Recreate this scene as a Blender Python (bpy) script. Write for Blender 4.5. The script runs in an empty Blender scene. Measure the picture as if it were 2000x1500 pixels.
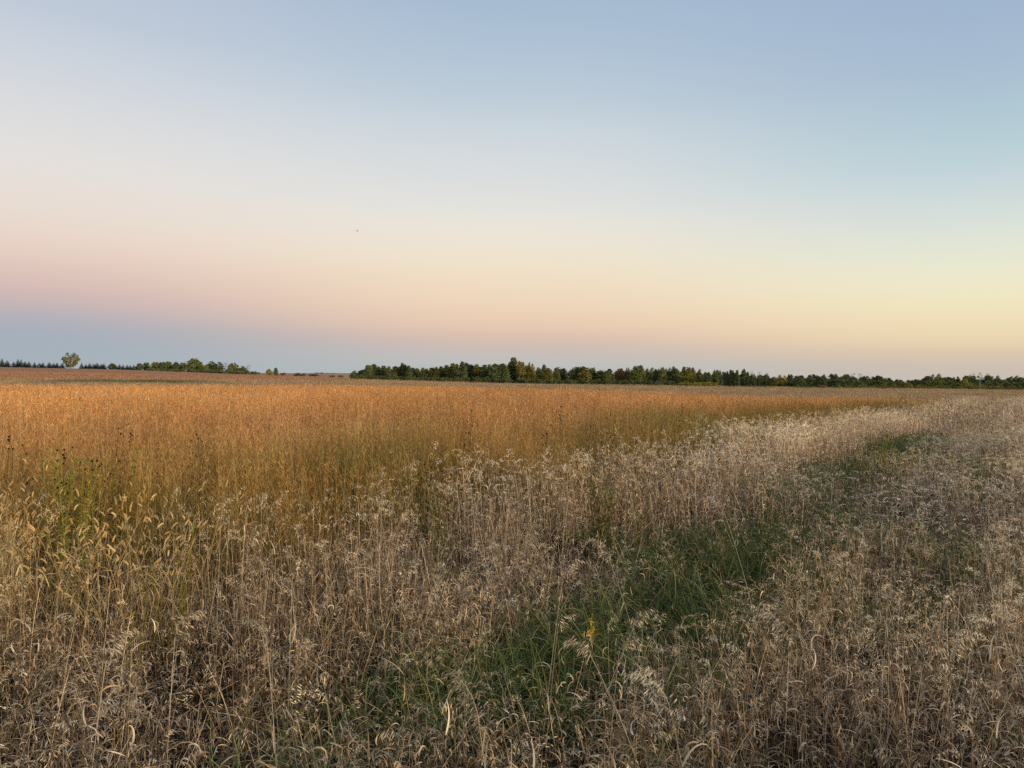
import bpy, math
import numpy as np
from math import radians as R
from mathutils import Matrix, Vector

# ------------------------------------------------------------------ camera, sky, sun, exposure
sc = bpy.context.scene
EYE = 1.75
FPX, HOR = 1502.0, 736.0            # focal length of the photograph and its horizon row at the middle, in its pixels
ROLL = R(0.85)                      # the phone was held slightly tilted
cam_d = bpy.data.cameras.new('camera')
cam_d.sensor_width = 36.0
cam_d.lens = 36.0 * FPX / 2000.0
cam_d.clip_start = 0.05
cam_d.clip_end = 20000.0
cam = bpy.data.objects.new('camera', cam_d)
sc.collection.objects.link(cam)
cam.location = (0, 0, EYE)
cam.rotation_euler = (Matrix.Rotation(R(90.0) - math.atan((750 - HOR) / FPX), 3, 'X') @ Matrix.Rotation(ROLL, 3, 'Z')).to_euler()


def level(px, y):
    """pixel of the photograph -> offset from the view axis with the tilt of the phone taken out"""
    dx, dy = px - 1000.0, 750.0 - y
    return dx * math.cos(ROLL) - dy * math.sin(ROLL), dx * math.sin(ROLL) + dy * math.cos(ROLL) - (750 - HOR)


sc.camera = cam

SUN_AZ, SUN_EL = 118.0, 14.0        # afterglow behind the right shoulder (azimuth clockwise from the view axis)
SUN_POWER, SUN_COL, SUN_ANGLE = 4.4, (1.0, 0.78, 0.52), 28.0
SKY_STRENGTH = 1.0


def lin(c):
    return tuple((v / 255 / 12.92) if v / 255 <= 0.04045 else ((v / 255 + 0.055) / 1.055) ** 2.4 for v in c)


world = bpy.data.worlds.new('World')
sc.world = world
world.use_nodes = True
nt = world.node_tree
nt.nodes.clear()
N, L = nt.nodes.new, nt.links.new


def wmath(op, a, b=None):
    n = N('ShaderNodeMath'); n.operation = op
    for i, v in enumerate((a, b)):
        if v is None:
            continue
        if isinstance(v, (int, float)):
            n.inputs[i].default_value = v
        else:
            L(v, n.inputs[i])
    return n.outputs[0]


tc = N('ShaderNodeTexCoord')
sep = N('ShaderNodeSeparateXYZ'); L(tc.outputs['Generated'], sep.inputs[0])
elev = wmath('ARCSINE', sep.outputs[2])
az = wmath('ARCTAN2', sep.outputs[0], sep.outputs[1])
d_anti = wmath('ABSOLUTE', wmath('SUBTRACT', az, R(SUN_AZ - 180.0)))       # angle from the antisolar azimuth
d_anti = wmath('SUBTRACT', math.pi, wmath('ABSOLUTE', wmath('SUBTRACT', d_anti, math.pi)))
fac = wmath('DIVIDE', elev, R(90))


def el(y, px):                                    # pixel row of the photograph -> elevation in degrees
    u, v = level(px, y)
    return math.degrees(math.atan(v / math.hypot(FPX, u)))


SKY = {
    28.4: [(el(y, 0), c) for y, c in ((715, (161, 172, 180)), (690, (159, 172, 182)), (655, (158, 170, 183)), (622, (169, 170, 181)),
           (592, (192, 174, 176)), (552, (212, 181, 173)), (500, (224, 197, 184)), (450, (229, 208, 194)), (400, (228, 213, 201)),
           (300, (223, 219, 215)), (200, (212, 213, 215)), (100, (199, 206, 216)), (0, (186, 198, 213)))] + [(30, (163, 178, 206)), (45, (135, 156, 190)), (90, (98, 122, 166))],
    62.0: [(el(y, 1000), c) for y, c in ((722, (178, 182, 182)), (700, (188, 185, 181)), (680, (199, 182, 173)), (660, (214, 184, 167)), (640, (228, 193, 167)),
           (600, (235, 206, 175)), (540, (236, 217, 187)), (500, (235, 221, 198)), (440, (228, 223, 211)), (400, (219, 219, 215)), (340, (211, 215, 216)),
           (260, (198, 208, 216)), (200, (183, 200, 212)), (100, (168, 189, 210)), (0, (159, 182, 206)))] + [(34, (143, 166, 198)), (45, (126, 152, 187)), (90, (98, 122, 166))],
    95.6: [(el(y, 2000), c) for y, c in ((720, (196, 184, 170)), (690, (217, 192, 164)), (660, (233, 208, 166)), (600, (237, 223, 178)), (540, (233, 228, 196)),
           (480, (221, 225, 205)), (420, (208, 218, 211)), (360, (196, 210, 213)), (300, (180, 205, 212)), (200, (167, 194, 208)), (100, (159, 181, 205)),
           (0, (155, 179, 206)))] + [(32, (140, 165, 198)), (45, (124, 152, 187)), (90, (98, 122, 166))],
    180.0: [(0, (255, 205, 140)), (4, (255, 222, 160)), (10, (255, 236, 190)), (18, (238, 236, 212)), (28, (205, 218, 220)), (45, (150, 176, 205)), (90, (98, 122, 166))],
}
prev, prev_a = None, None
for a, stops in SKY.items():
    cr = N('ShaderNodeValToRGB'); L(fac, cr.inputs[0])
    cr.color_ramp.interpolation = 'B_SPLINE'
    e = cr.color_ramp.elements
    while len(e) < len(stops):
        e.new(0.5)
    for k, (ev, c) in enumerate(sorted(stops)):
        e[k].position = max(0.0, ev / 90.0)
        g_ = sum(c) / 3
        e[k].color = (*lin([min(255, (v * .87 + g_ * .13) * 1.03) for v in c]), 1)
    if prev is None:
        prev = cr.outputs[0]
    else:
        mr = N('ShaderNodeMapRange'); mr.inputs['From Min'].default_value = R(prev_a); mr.inputs['From Max'].default_value = R(a)
        mr.interpolation_type = 'SMOOTHSTEP'; L(d_anti, mr.inputs['Value'])
        mx = N('ShaderNodeMix'); mx.data_type = 'RGBA'
        L(mr.outputs[0], mx.inputs['Factor']); L(prev, mx.inputs['A']); L(cr.outputs[0], mx.inputs['B'])
        prev = mx.outputs['Result']
    prev_a = a
bg = N('ShaderNodeBackground'); bg.inputs['Strength'].default_value = SKY_STRENGTH
L(prev, bg.inputs['Color'])
wo = N('ShaderNodeOutputWorld'); L(bg.outputs[0], wo.inputs['Surface'])

sun_d = bpy.data.lights.new('sun', 'SUN')
sun_d.energy, sun_d.color, sun_d.angle = SUN_POWER, SUN_COL, R(SUN_ANGLE)
sun = bpy.data.objects.new('sun', sun_d)
sc.collection.objects.link(sun)
sv = Vector((math.sin(R(SUN_AZ)) * math.cos(R(SUN_EL)), math.cos(R(SUN_AZ)) * math.cos(R(SUN_EL)), math.sin(R(SUN_EL))))
sun.rotation_euler = sv.to_track_quat('Z', 'Y').to_euler()

sc.view_settings.view_transform = 'Standard'
sc.view_settings.look = 'None'
sc.view_settings.exposure = 0.0
sc.view_settings.gamma = 1.0
sc.render.engine = 'CYCLES'
sc.cycles.max_bounces = 3
sc.cycles.diffuse_bounces = 2
sc.cycles.transmission_bounces = 2
sc.cycles.glossy_bounces = 1
sc.cycles.use_denoising = False

# ------------------------------------------------------------------ helpers
rng = np.random.default_rng(7)


def U(a, b):
    return float(rng.uniform(a, b))


def lattice(x, y, seed):
    h = (x.astype(np.int64) * 374761393 + y.astype(np.int64) * 668265263 + seed * 1442695041) & 0xFFFFFFFF
    h = ((h ^ (h >> 13)) * 1274126177) & 0xFFFFFFFF
    return ((h ^ (h >> 16)) & 0xFFFF) / 65535.0


def vnoise(x, y, scale, seed=0):
    """smooth value noise, 0..1"""
    x = np.asarray(x, float) / scale; y = np.asarray(y, float) / scale
    xi, yi = np.floor(x), np.floor(y)
    fx, fy = x - xi, y - yi
    fx, fy = fx * fx * (3 - 2 * fx), fy * fy * (3 - 2 * fy)
    a, b = lattice(xi, yi, seed), lattice(xi + 1, yi, seed)
    c, d = lattice(xi, yi + 1, seed), lattice(xi + 1, yi + 1, seed)
    return (a * (1 - fx) + b * fx) * (1 - fy) + (c * (1 - fx) + d * fx) * fy


# terrain: heights measured along a fan of bearings
BEAR = np.array([-180, -90, -45, -33.6, -26.5, -21.8, -17, -11.7, 0, 18.4, 33.6, 60, 120, 180.0])
RAD = np.array([0, 15, 40, 90, 150, 220, 330, 500, 800, 1200, 2500, 6000.0])
HT = np.array([
    [0, 0, 0.1, 0.3, 0.5, 0.5, 0.5, 0.5, 0.5, 0, -1, -12],
    [0, 0, 0.0, 0.0, 0.0, 0.2, 1.0, 3.0, 4, 3, -1, -12],
    [0, 0, -.25, -1.1, -2.2, -1.2, 0.2, 3.3, 3.4, 2, -1, -12],
    [0, 0, -.25, -1.1, -2.2, -1.2, 0.1, 3.1, 3.2, 2, -1, -12],
    [0, 0, -.22, -1.0, -2.0, -1.0, 0.2, 2.9, 2.8, 2, -1, -12],
    [0, 0, -.20, -.9, -1.8, -.9, 0.0, 1.75, 1.7, 1.6, -1, -12],
    [0, 0, -.20, -.8, -1.6, -.8, 0.0, 0.95, 0.7, 2.1, -1, -12],
    [0, 0, -.20, -.7, -1.4, -.8, -.2, 0.5, 2.8, 4.6, -1, -12],
    [0, 0, -.22, -.8, -1.45, -1.3, -1.2, -1.5, -1.5, -1, -2, -12],
    [0, 0, -.28, -1.1, -1.6, -1.3, -1.0, -1.2, -1.5, -1.5, -2, -12],
    [0, 0, -.15, -.5, -.7, -.7, -.5, -.8, -1.2, -1.5, -2, -12],
    [0, 0, -.1, -.2, -.3, -.4, -.5, -.8, -1.2, -1.5, -2, -12],
    [0, 0, 0.0, -.1, -.2, -.3, -.5, -.8, -1, -1, -1, -12],
    [0, 0, 0.1, 0.3, 0.5, 0.5, 0.5, 0.5, 0.5, 0, -1, -12]], float)


def _ht(b, r):
    r = np.clip(r, 0, RAD[-1] - 1e-3); b = np.clip(b, -180, 179.999)
    i = np.clip(np.searchsorted(BEAR, b, side='right') - 1, 0, len(BEAR) - 2)
    j = np.clip(np.searchsorted(RAD, r, side='right') - 1, 0, len(RAD) - 2)
    u = (b - BEAR[i]) / (BEAR[i + 1] - BEAR[i]); v = (r - RAD[j]) / (RAD[j + 1] - RAD[j])
    return (HT[i, j] * (1 - u) + HT[i + 1, j] * u) * (1 - v) + (HT[i, j + 1] * (1 - u) + HT[i + 1, j + 1] * u) * v


def ground(x, y):
    x = np.asarray(x, float); y = np.asarray(y, float)
    b = np.degrees(np.arctan2(x, y)); r = np.hypot(x, y)
    z = sum(_ht(b + db, r * k) for db in (-2, 0, 2) for k in (0.88, 0.96, 1.04, 1.12)) / 12.0
    far = np.clip(r / 60, 0, 1)
    return z + (vnoise(x, y, 2.3, 3) - .5) * .06 + (vnoise(x, y, 23, 4) - .5) * .25 * far * np.clip(1 - r / 1500, 0, 1)


def edge_t(x, y):
    """signed distance (m) to the edge of the tall prairie: negative inside it, positive on the mown strip"""
    x = np.asarray(x, float); y = np.asarray(y, float)
    wob = (vnoise(x, y, 3.1, 11) - .5) * .9 + (vnoise(x, y, .8, 12) - .5) * .35
    t1 = x * 0.84 - (y - 8.8) * 0.542
    t2 = 5.7 - y
    k = np.clip((x + 0.2) / -1.2, 0, 1)           # at the left the edge turns to run across the view
    return np.where(x > -0.2, t1, t1 * (1 - k) + np.maximum(t1, t2) * k) * 1.0 + wob


def field_end(x, y):
    b = np.degrees(np.arctan2(x, y))
    return np.interp(b, [-45, -33, -17, 0, 18, 30, 45], [140, 140, 135, 118, 80, 62, 55])


def pos(px, depth, y_px=None):
    u, v = level(px, 745 if y_px is None else y_px)
    x = u / FPX * depth
    return x, depth, (float(ground(x, depth)) if y_px is None else EYE + v / FPX * depth)


def tag(o, label=None, cat=None, group=None, kind=None):
    for k, v in (('label', label), ('category', cat), ('group', group), ('kind', kind)):
        if v:
            o[k] = v
    return o


def empty(name, loc, rz=0.0):
    o = bpy.data.objects.new(name, None)
    o.empty_display_size = 0.1
    sc.collection.objects.link(o)
    o.location = loc
    o.rotation_euler = (0, 0, rz)
    return o


class MB:
    """collects ribbons, tubes and leaf faces with a colour per vertex, into one mesh"""
    def __init__(s):
        s.v, s.f, s.c, s.n = [], [], [], 0

    def add(s, v, f, c):
        s.v.append(v); s.c.append(c)
        s.f.extend([tuple(int(i) + s.n for i in q) for q in f]); s.n += len(v)

    def ribbon(s, pts, side, w, col):
        n = len(pts)
        v = np.empty((2 * n, 3)); v[0::2] = pts - side * w[:, None] * .5; v[1::2] = pts + side * w[:, None] * .5
        c = np.repeat(col, 2, axis=0)
        s.add(v, [(2 * i, 2 * i + 1, 2 * i + 3, 2 * i + 2) for i in range(n - 1)], c)

    def blade(s, p0, az, tilt, bend, Ln, w, n, c0, c1, power=1.0, daz=0.0, roll=0.0, twist=0.0, taper=.8, fold=None):
        t = np.linspace(0, 1, n + 1)
        ang = tilt + bend * t ** power
        a = az + daz * t
        d = np.stack([np.sin(ang) * np.cos(a), np.sin(ang) * np.sin(a), np.cos(ang)], 1)
        p = np.vstack([[0, 0, 0], np.cumsum((d[:-1] + d[1:]) * .5 * (Ln / n), 0)]) + np.asarray(p0)
        s0 = np.stack([-np.sin(a), np.cos(a), 0 * a], 1)
        s1 = np.cross(d, s0)
        rl = roll + twist * t
        side = s0 * np.cos(rl)[:, None] + s1 * np.sin(rl)[:, None]
        ww = w * np.maximum(.12, (1 - t ** 1.6) ** taper) * np.minimum(1, .55 + 3 * t)
        col = np.asarray(c0)[None] * (1 - t[:, None]) + np.asarray(c1)[None] * t[:, None]
        s.ribbon(p, side, ww, col)
        return p, d

    def tube(s, pts, rad, col, k=4):
        pts = np.asarray(pts, float); n = len(pts)
        rad = np.broadcast_to(rad, (n,)); col = np.broadcast_to(col, (n, 3))
        d = np.gradient(pts, axis=0); d /= np.linalg.norm(d, axis=1)[:, None] + 1e-9
        ref = np.where(np.abs(d[:, 2:3]) > .9, [[1.0, 0, 0]], [[0, 0, 1.0]])
        a = np.cross(d, ref); a /= np.linalg.norm(a, axis=1)[:, None] + 1e-9
        b = np.cross(d, a)
        th = np.arange(k) * 2 * math.pi / k
        v = (pts[:, None] + rad[:, None, None] * (a[:, None] * np.cos(th)[None, :, None] + b[:, None] * np.sin(th)[None, :, None])).reshape(-1, 3)
        f = [(i * k + j, i * k + (j + 1) % k, (i + 1) * k + (j + 1) % k, (i + 1) * k + j) for i in range(n - 1) for j in range(k)]
        f.append(tuple(range(k))[::-1]); f.append(tuple((n - 1) * k + j for j in range(k)))
        s.add(v, f, np.repeat(col, k, axis=0))

    def kite(s, p, d, Ln, w, col, side=None):
        """a pointed spikelet or leaf from p along d, keeled so that it has some body"""
        d = np.asarray(d, float); d = d / (np.linalg.norm(d) + 1e-9)
        if side is None:
            side = rng.normal(size=3)
        side = side - d * np.dot(side, d); side /= np.linalg.norm(side) + 1e-9
        up = np.cross(d, side)
        m = p + d * Ln * .42
        v = np.array([p, m + side * w * .5, p + d * Ln, m - side * w * .5, m + up * w * .3])
        s.add(v, [(0, 1, 4), (1, 2, 4), (2, 3, 4), (3, 0, 4)], np.repeat(np.asarray(col, float)[None], 5, 0))

    def mesh(s, name, mat):
        me = bpy.data.meshes.new(name)
        me.from_pydata(np.concatenate(s.v).tolist(), [], s.f)
        c = np.ones((s.n, 4), np.float32); c[:, :3] = np.concatenate(s.c)
        at = me.attributes.new('col', 'FLOAT_COLOR', 'POINT')
        at.data.foreach_set('color', c.ravel())
        me.materials.append(mat)
        return me

    def obj(s, name, mat, parent=None, smooth=False):
        o = bpy.data.objects.new(name, s.mesh(name, mat))
        sc.collection.objects.link(o)
        if parent is not None:
            o.parent = parent
        if smooth:
            o.data.shade_smooth()
        return o


def plant_material(name, translucent=.25, tint='INSTANCER', rough=.55, spec=.25):
    m = bpy.data.materials.new(name); m.use_nodes = True
    t = m.node_tree; t.nodes.clear()
    at = t.nodes.new('ShaderNodeAttribute'); at.attribute_name = 'col'
    mul = t.nodes.new('ShaderNodeMix'); mul.data_type = 'RGBA'; mul.blend_type = 'MULTIPLY'; mul.inputs['Factor'].default_value = 1
    t.links.new(at.outputs['Color'], mul.inputs['A'])
    if tint == 'INSTANCER':
        ti = t.nodes.new('ShaderNodeAttribute'); ti.attribute_type = 'INSTANCER'; ti.attribute_name = 'tint'
        t.links.new(ti.outputs['Color'], mul.inputs['B'])
    else:
        ti = t.nodes.new('ShaderNodeObjectInfo')
        t.links.new(ti.outputs['Color'], mul.inputs['B'])
    p = t.nodes.new('ShaderNodeBsdfDiffuse')
    t.links.new(mul.outputs['Result'], p.inputs['Color'])
    out = t.nodes.new('ShaderNodeOutputMaterial')
    if translucent:
        tr = t.nodes.new('ShaderNodeBsdfTranslucent'); t.links.new(mul.outputs['Result'], tr.inputs['Color'])
        ms = t.nodes.new('ShaderNodeMixShader'); ms.inputs[0].default_value = translucent
        t.links.new(p.outputs[0], ms.inputs[1]); t.links.new(tr.outputs[0], ms.inputs[2])
        t.links.new(ms.outputs[0], out.inputs['Surface'])
    else:
        t.links.new(p.outputs[0], out.inputs['Surface'])
    return m


M_grass = plant_material('dry_grass_blades')
M_plant = plant_material('plant_leaves', .25, 'OBJECT')
M_leaf = plant_material('tree_leaves', .15, 'OBJECT', .6, .2)
M_bark = plant_material('bark', 0, 'OBJECT', .85, .1)


def scatter(name, protos, x, y, z, rot, scl, pid, tint, label, cat):
    """one mass of ground cover: a copy of a small clump at every point"""
    coll = bpy.data.collections.new(name + '_clumps')
    for k, me in enumerate(protos):
        coll.objects.link(bpy.data.objects.new('%s_clump_%03d' % (name, k), me))
    n = len(x)
    me = bpy.data.meshes.new(name)
    me.vertices.add(n)
    me.vertices.foreach_set('co', np.stack([x, y, z], 1).astype(np.float32).ravel())
    for an, ty, fld, arr in (('rot', 'FLOAT_VECTOR', 'vector', rot), ('scl', 'FLOAT_VECTOR', 'vector', scl), ('pid', 'INT', 'value', pid),
                             ('tint', 'FLOAT_COLOR', 'color', np.concatenate([tint, np.ones((n, 1))], 1))):
        a = me.attributes.new(an, ty, 'POINT')
        a.data.foreach_set(fld, np.ascontiguousarray(arr, dtype=np.int32 if ty == 'INT' else np.float32).ravel())
    o = bpy.data.objects.new(name, me)
    sc.collection.objects.link(o)
    g = bpy.data.node_groups.new(name + '_scatter', 'GeometryNodeTree')
    g.interface.new_socket('Geometry', in_out='INPUT', socket_type='NodeSocketGeometry')
    g.interface.new_socket('Geometry', in_out='OUTPUT', socket_type='NodeSocketGeometry')
    gi, go = g.nodes.new('NodeGroupInput'), g.nodes.new('NodeGroupOutput')
    ci = g.nodes.new('GeometryNodeCollectionInfo'); ci.inputs['Collection'].default_value = coll
    ci.inputs['Separate Children'].default_value = True; ci.inputs['Reset Children'].default_value = True
    io = g.nodes.new('GeometryNodeInstanceOnPoints'); io.inputs['Pick Instance'].default_value = True

    def named(nm, ty):
        q = g.nodes.new('GeometryNodeInputNamedAttribute'); q.data_type = ty; q.inputs['Name'].default_value = nm
        return q.outputs['Attribute']
    g.links.new(gi.outputs[0], io.inputs['Points'])
    g.links.new(ci.outputs[0], io.inputs['Instance'])
    g.links.new(named('pid', 'INT'), io.inputs['Instance Index'])
    g.links.new(named('rot', 'FLOAT_VECTOR'), io.inputs['Rotation'])
    g.links.new(named('scl', 'FLOAT_VECTOR'), io.inputs['Scale'])
    g.links.new(io.outputs[0], go.inputs[0])
    md = o.modifiers.new('scatter', 'NODES'); md.node_group = g
    me.materials.append(M_grass)
    return tag(o, label, cat, kind='stuff')


def spots(dens, r0, r1, seed, margin=1.6):
    """jittered points on the ground in the sector that the camera can see, with a wide margin"""
    g = np.random.default_rng(seed)
    c = 1 / math.sqrt(dens)
    xs = np.arange(-.76 * r1 - margin, .76 * r1 + margin, c); ys = np.arange(-.4, r1, c)
    x, y = np.meshgrid(xs, ys)
    x = (x + g.uniform(-.5, .5, x.shape) * c).ravel(); y = (y + g.uniform(-.5, .5, y.shape) * c).ravel()
    r = np.hypot(x, y)
    k = (r >= r0) & (r < r1) & (np.abs(x) < .74 * y + margin)
    return x[k], y[k], g


# ------------------------------------------------------------------ the ground
def axis(n, a, m):
    u = np.linspace(-1, 1, n)
    return np.sinh(u * a) / math.sinh(a) * m


gx = axis(361, 9.0, 6000); gy = axis(361, 9.0, 6000) + 8
GX, GY = np.meshgrid(gx, gy)
GZ = ground(GX, GY)
nx, ny = len(gx), len(gy)
idx = np.arange(nx * ny).reshape(ny, nx)
fq = np.stack([idx[:-1, :-1], idx[:-1, 1:], idx[1:, 1:], idx[1:, :-1]], -1).reshape(-1, 4)
me = bpy.data.meshes.new('ground')
me.from_pydata(np.stack([GX, GY, GZ], -1).reshape(-1, 3).tolist(), [], fq.tolist())
X, Y = GX.ravel(), GY.ravel()
Rr = np.hypot(X, Y); Bb = np.degrees(np.arctan2(X, Y))


def C(*c):
    return np.array(c, float)


soil, straw, rust, red, olive, far_tan = C(.035, .027, .019), C(.20, .155, .105), C(.25, .135, .055), C(.36, .20, .115), C(.085, .095, .04), C(.36, .28, .18)
col = np.tile(soil, (len(X), 1))


def blend(col, c, w):
    w = np.clip(w, 0, 1)[:, None]
    return col * (1 - w) + c * w




def green_strip(x, y, r, b):
    """a damp green swale below the left hill"""
    return np.clip(1 - np.abs(r - 225 - 20 * (vnoise(x, y, 40, 23) - .5)) / 18, 0, 1) * np.clip((-20 - b) / 3, 0, 1) * np.clip((b + 33) / 2, 0, 1)


T = edge_t(X, Y)
col = blend(col, straw, np.clip((Rr - 18) / 40, 0, 1) * (T > 0))
col = blend(col, rust, np.clip((Rr - 18) / 50, 0, 1) * (T <= 0))
fe = field_end(X, Y)
col = blend(col, far_tan * (.8 + .4 * vnoise(X * .25, Y, 14, 21))[:, None], np.clip((Rr - fe) / 8, 0, 1))
col = blend(col, red * (.8 + .4 * vnoise(X, Y, 60, 22))[:, None], np.clip((Rr - 265) / 25, 0, 1) * np.clip((-10 - Bb) / 5, 0, 1) * np.clip((1500 - Rr) / 300, 0, 1))
gs = green_strip(X, Y, Rr, Bb)
col = blend(col, olive, gs * 1.6 * (vnoise(X, Y, 18, 24) > .35))
col = blend(col, olive * 1.2, np.clip((Rr - 1300) / 600, 0, 1))
cc = np.ones((len(X), 4), np.float32); cc[:, :3] = col
at = me.attributes.new('col', 'FLOAT_COLOR', 'POINT'); at.data.foreach_set('color', cc.ravel())
me.shade_smooth()
gm = bpy.data.materials.new('soil_and_stubble'); gm.use_nodes = True
t = gm.node_tree; p = t.nodes['Principled BSDF']; p.inputs['Roughness'].default_value = .95; p.inputs['Specular IOR Level'].default_value = .05
at = t.nodes.new('ShaderNodeAttribute'); at.attribute_name = 'col'
ge = t.nodes.new('ShaderNodeNewGeometry')
res = at.outputs['Color']
for s_, lo, hi in ((.35, .75, 1.25), (2.5, .7, 1.3), (24, .55, 1.4)):
    no = t.nodes.new('ShaderNodeTexNoise'); no.inputs['Scale'].default_value = s_; no.inputs['Detail'].default_value = 4
    t.links.new(ge.outputs['Position'], no.inputs['Vector'])
    mr = t.nodes.new('ShaderNodeMapRange'); mr.inputs[1].default_value = .3; mr.inputs[2].default_value = .7; mr.inputs[3].default_value = lo; mr.inputs[4].default_value = hi
    t.links.new(no.outputs[0], mr.inputs[0])
    mx = t.nodes.new('ShaderNodeMix'); mx.data_type = 'RGBA'; mx.blend_type = 'MULTIPLY'; mx.inputs['Factor'].default_value = 1
    t.links.new(res, mx.inputs['A']); t.links.new(mr.outputs[0], mx.inputs['B']); res = mx.outputs['Result']
t.links.new(res, p.inputs['Base Color'])
bp = t.nodes.new('ShaderNodeBump'); bp.inputs['Strength'].default_value = .6; bp.inputs['Distance'].default_value = .3
t.links.new(no.outputs[0], bp.inputs['Height']); t.links.new(bp.outputs[0], p.inputs['Normal'])
me.materials.append(gm)
g_o = bpy.data.objects.new('ground', me); sc.collection.objects.link(g_o)
tag(g_o, 'gently falling prairie ground of dark soil, straw and far fields', 'ground', kind='structure')

# ------------------------------------------------------------------ grass clumps
DEAD = [C(.34, .255, .165), C(.24, .175, .115), C(.13, .092, .060), C(.52, .41, .28), C(.40, .305, .20), C(.10, .072, .048), C(.17, .12, .08), C(.60, .49, .35)]
PALE = [C(.68, .58, .43), C(.58, .47, .34), C(.74, .66, .50), C(.62, .50, .36)]


def disc(r):
    a = U(0, 6.283); q = r * math.sqrt(U(0, 1))
    return q * math.cos(a), q * math.sin(a)


def pick(a):
    return a[rng.integers(len(a))] * U(.8, 1.2)


def panicle(mb, p, az, Ln, n, lod=0, droop=1.0, open_=1.0, grain=1.0):
    """nodding flower head of a dead brome: an arching axis hung with pale pointed spikelets"""
    pale = pick(PALE)
    q, d = mb.blade(p, az, U(.05, .35), droop * U(.9, 2.2), Ln, .0022 * (1 + lod), 6 - lod * 2, pale * .75, pale * .85, power=1.4)
    for i in range(n):
        u = U(.08, 1.0); k = u * (len(q) - 1); j = min(int(k), len(q) - 2)
        b = q[j] * (1 - k + j) + q[j + 1] * (k - j)
        a = az + rng.normal() * 1.2
        out = np.array([math.cos(a), math.sin(a), U(-.2, .7)]) * U(.006, .032) * open_ * (1.25 - u * .6)
        tip = b + out
        if lod == 0:
            mb.blade(b, a, 1.0, .6, np.linalg.norm(out), .0012, 2, pale * .7, pale * .7)
        dn = np.array([math.cos(az) * .35 + rng.normal() * .18, math.sin(az) * .35 + rng.normal() * .18, U(-1.2, -.5)]) + d[j] * .35
        mb.kite(tip, dn, U(.014, .025) * (1 + .3 * lod) * grain, U(.0028, .0046) * (1 + .5 * lod) * grain, pale * U(.65, 1.2))


def curl_leaf(mb, p, c, lod=0, Lr=(.07, .20), wide=1.0):
    if lod == 0:
        n = 7
    else:
        n = 4
    az = U(0, 2 * math.pi)
    mb.blade(p, az, U(.3, 1.1), U(.8, 4.2) * (1 if U(0, 1) < .85 else -1), U(*Lr), U(.0034, .0074) * wide * (1 + .3 * lod), n, c, c * U(.85, 1.35),
             power=U(.8, 1.8), daz=rng.normal() * .9, roll=U(-.6, .6), twist=rng.normal() * 1.3)


def brome(lod, stalks, spread, hh=(.6, .98), heads=.6, leaves=(3, 6)):
    mb = MB()
    for _ in range(stalks):
        x, y = disc(spread)
        h = U(*hh); c = pick(DEAD); st = c * U(1.0, 1.5)
        az = U(0, 6.283)
        if U(0, 1) < .10:                                   # a bare rusty stem of some other plant
            cr_ = C(.36, .19, .085) * U(.6, 1.3)
            mb.blade((x, y, 0), az, abs(rng.normal()) * .1, rng.normal() * .2, h * U(.8, 1.1), .003 * (1, 1.4, 3)[lod], 4, cr_, cr_, taper=.1, roll=U(0, 3))
            continue
        if U(0, 1) < .10:                                   # a stem broken over near the ground
            mb.blade((x, y, U(.02, .2)), az, U(.9, 1.5), rng.normal() * .3, h * U(.5, .9), .0026 * (1, 1.5, 3)[lod], 4, st, st, taper=.1, roll=U(0, 3))
            continue
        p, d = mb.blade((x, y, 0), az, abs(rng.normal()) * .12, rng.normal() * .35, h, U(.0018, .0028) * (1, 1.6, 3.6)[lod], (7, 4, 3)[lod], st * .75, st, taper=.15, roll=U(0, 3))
        for _ in range(rng.integers(leaves[0], leaves[1] + 1)):
            k = rng.integers(1, len(p))
            f = U(0, 1)
            q = p[k] * (1 - f) + p[k - 1] * f
            curl_leaf(mb, q, pick(DEAD) * U(.8, 1.3), min(lod, 1), wide=(1, 1.4, 3)[lod], Lr=((.04, .125), (.06, .16), (.12, .25))[lod])
        if U(0, 1) < heads:
            panicle(mb, p[-1], az + rng.normal() * .6, U(.085, .155), (19, 13, 8)[lod], lod, open_=U(.7, 1.5))
    return mb.mesh('dead_brome', M_grass)


def thatch(n, rad, hmax, lod=0):
    mb = MB()
    for _ in range(n):
        a = U(0, 6.283); r = rad * math.sqrt(U(0, 1))
        h = hmax * U(0, 1) ** .8
        q = (r * math.cos(a), r * math.sin(a), h)
        u = U(0, 1)
        if u < .82:
            curl_leaf(mb, q, pick(DEAD), lod, (.035, .115))
        elif u < .95:
            c = pick(DEAD) * 1.2
            mb.blade((q[0], q[1], h * .3), U(0, 6.283), U(.2, 1.3), rng.normal() * .4, U(.25, .5), .0022, 4, c, c, taper=.2, roll=U(0, 3))
        else:
            c = pick(PALE)
            curl_leaf(mb, q, c, lod, (.04, .11), 1.2)
    return mb.mesh('curled_leaves', M_grass)


GREEN = [C(.095, .135, .045), C(.070, .108, .042), C(.125, .165, .060), C(.050, .078, .034), C(.17, .20, .085), C(.20, .175, .075)]


def green(n, rad, Lr=(.18, .42), lod=0):
    mb = MB()
    for _ in range(n):
        a = U(0, 6.283); r = rad * math.sqrt(U(0, 1)); c = pick(GREEN)
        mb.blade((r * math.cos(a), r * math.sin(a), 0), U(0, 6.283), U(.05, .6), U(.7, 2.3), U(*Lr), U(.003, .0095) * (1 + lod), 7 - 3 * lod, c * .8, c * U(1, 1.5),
                 power=1.3, daz=rng.normal() * .4, roll=U(-.5, .5), twist=rng.normal() * .6)
    return mb.mesh('green_blades', M_grass)


OL = [C(.22, .185, .06), C(.17, .155, .055), C(.26, .20, .075), C(.24, .165, .075), C(.15, .145, .05), C(.20, .125, .06)]
OR = [C(.63, .322, .125), C(.57, .264, .10), C(.67, .385, .17), C(.51, .225, .09), C(.66, .425, .21), C(.59, .307, .12)]


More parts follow.
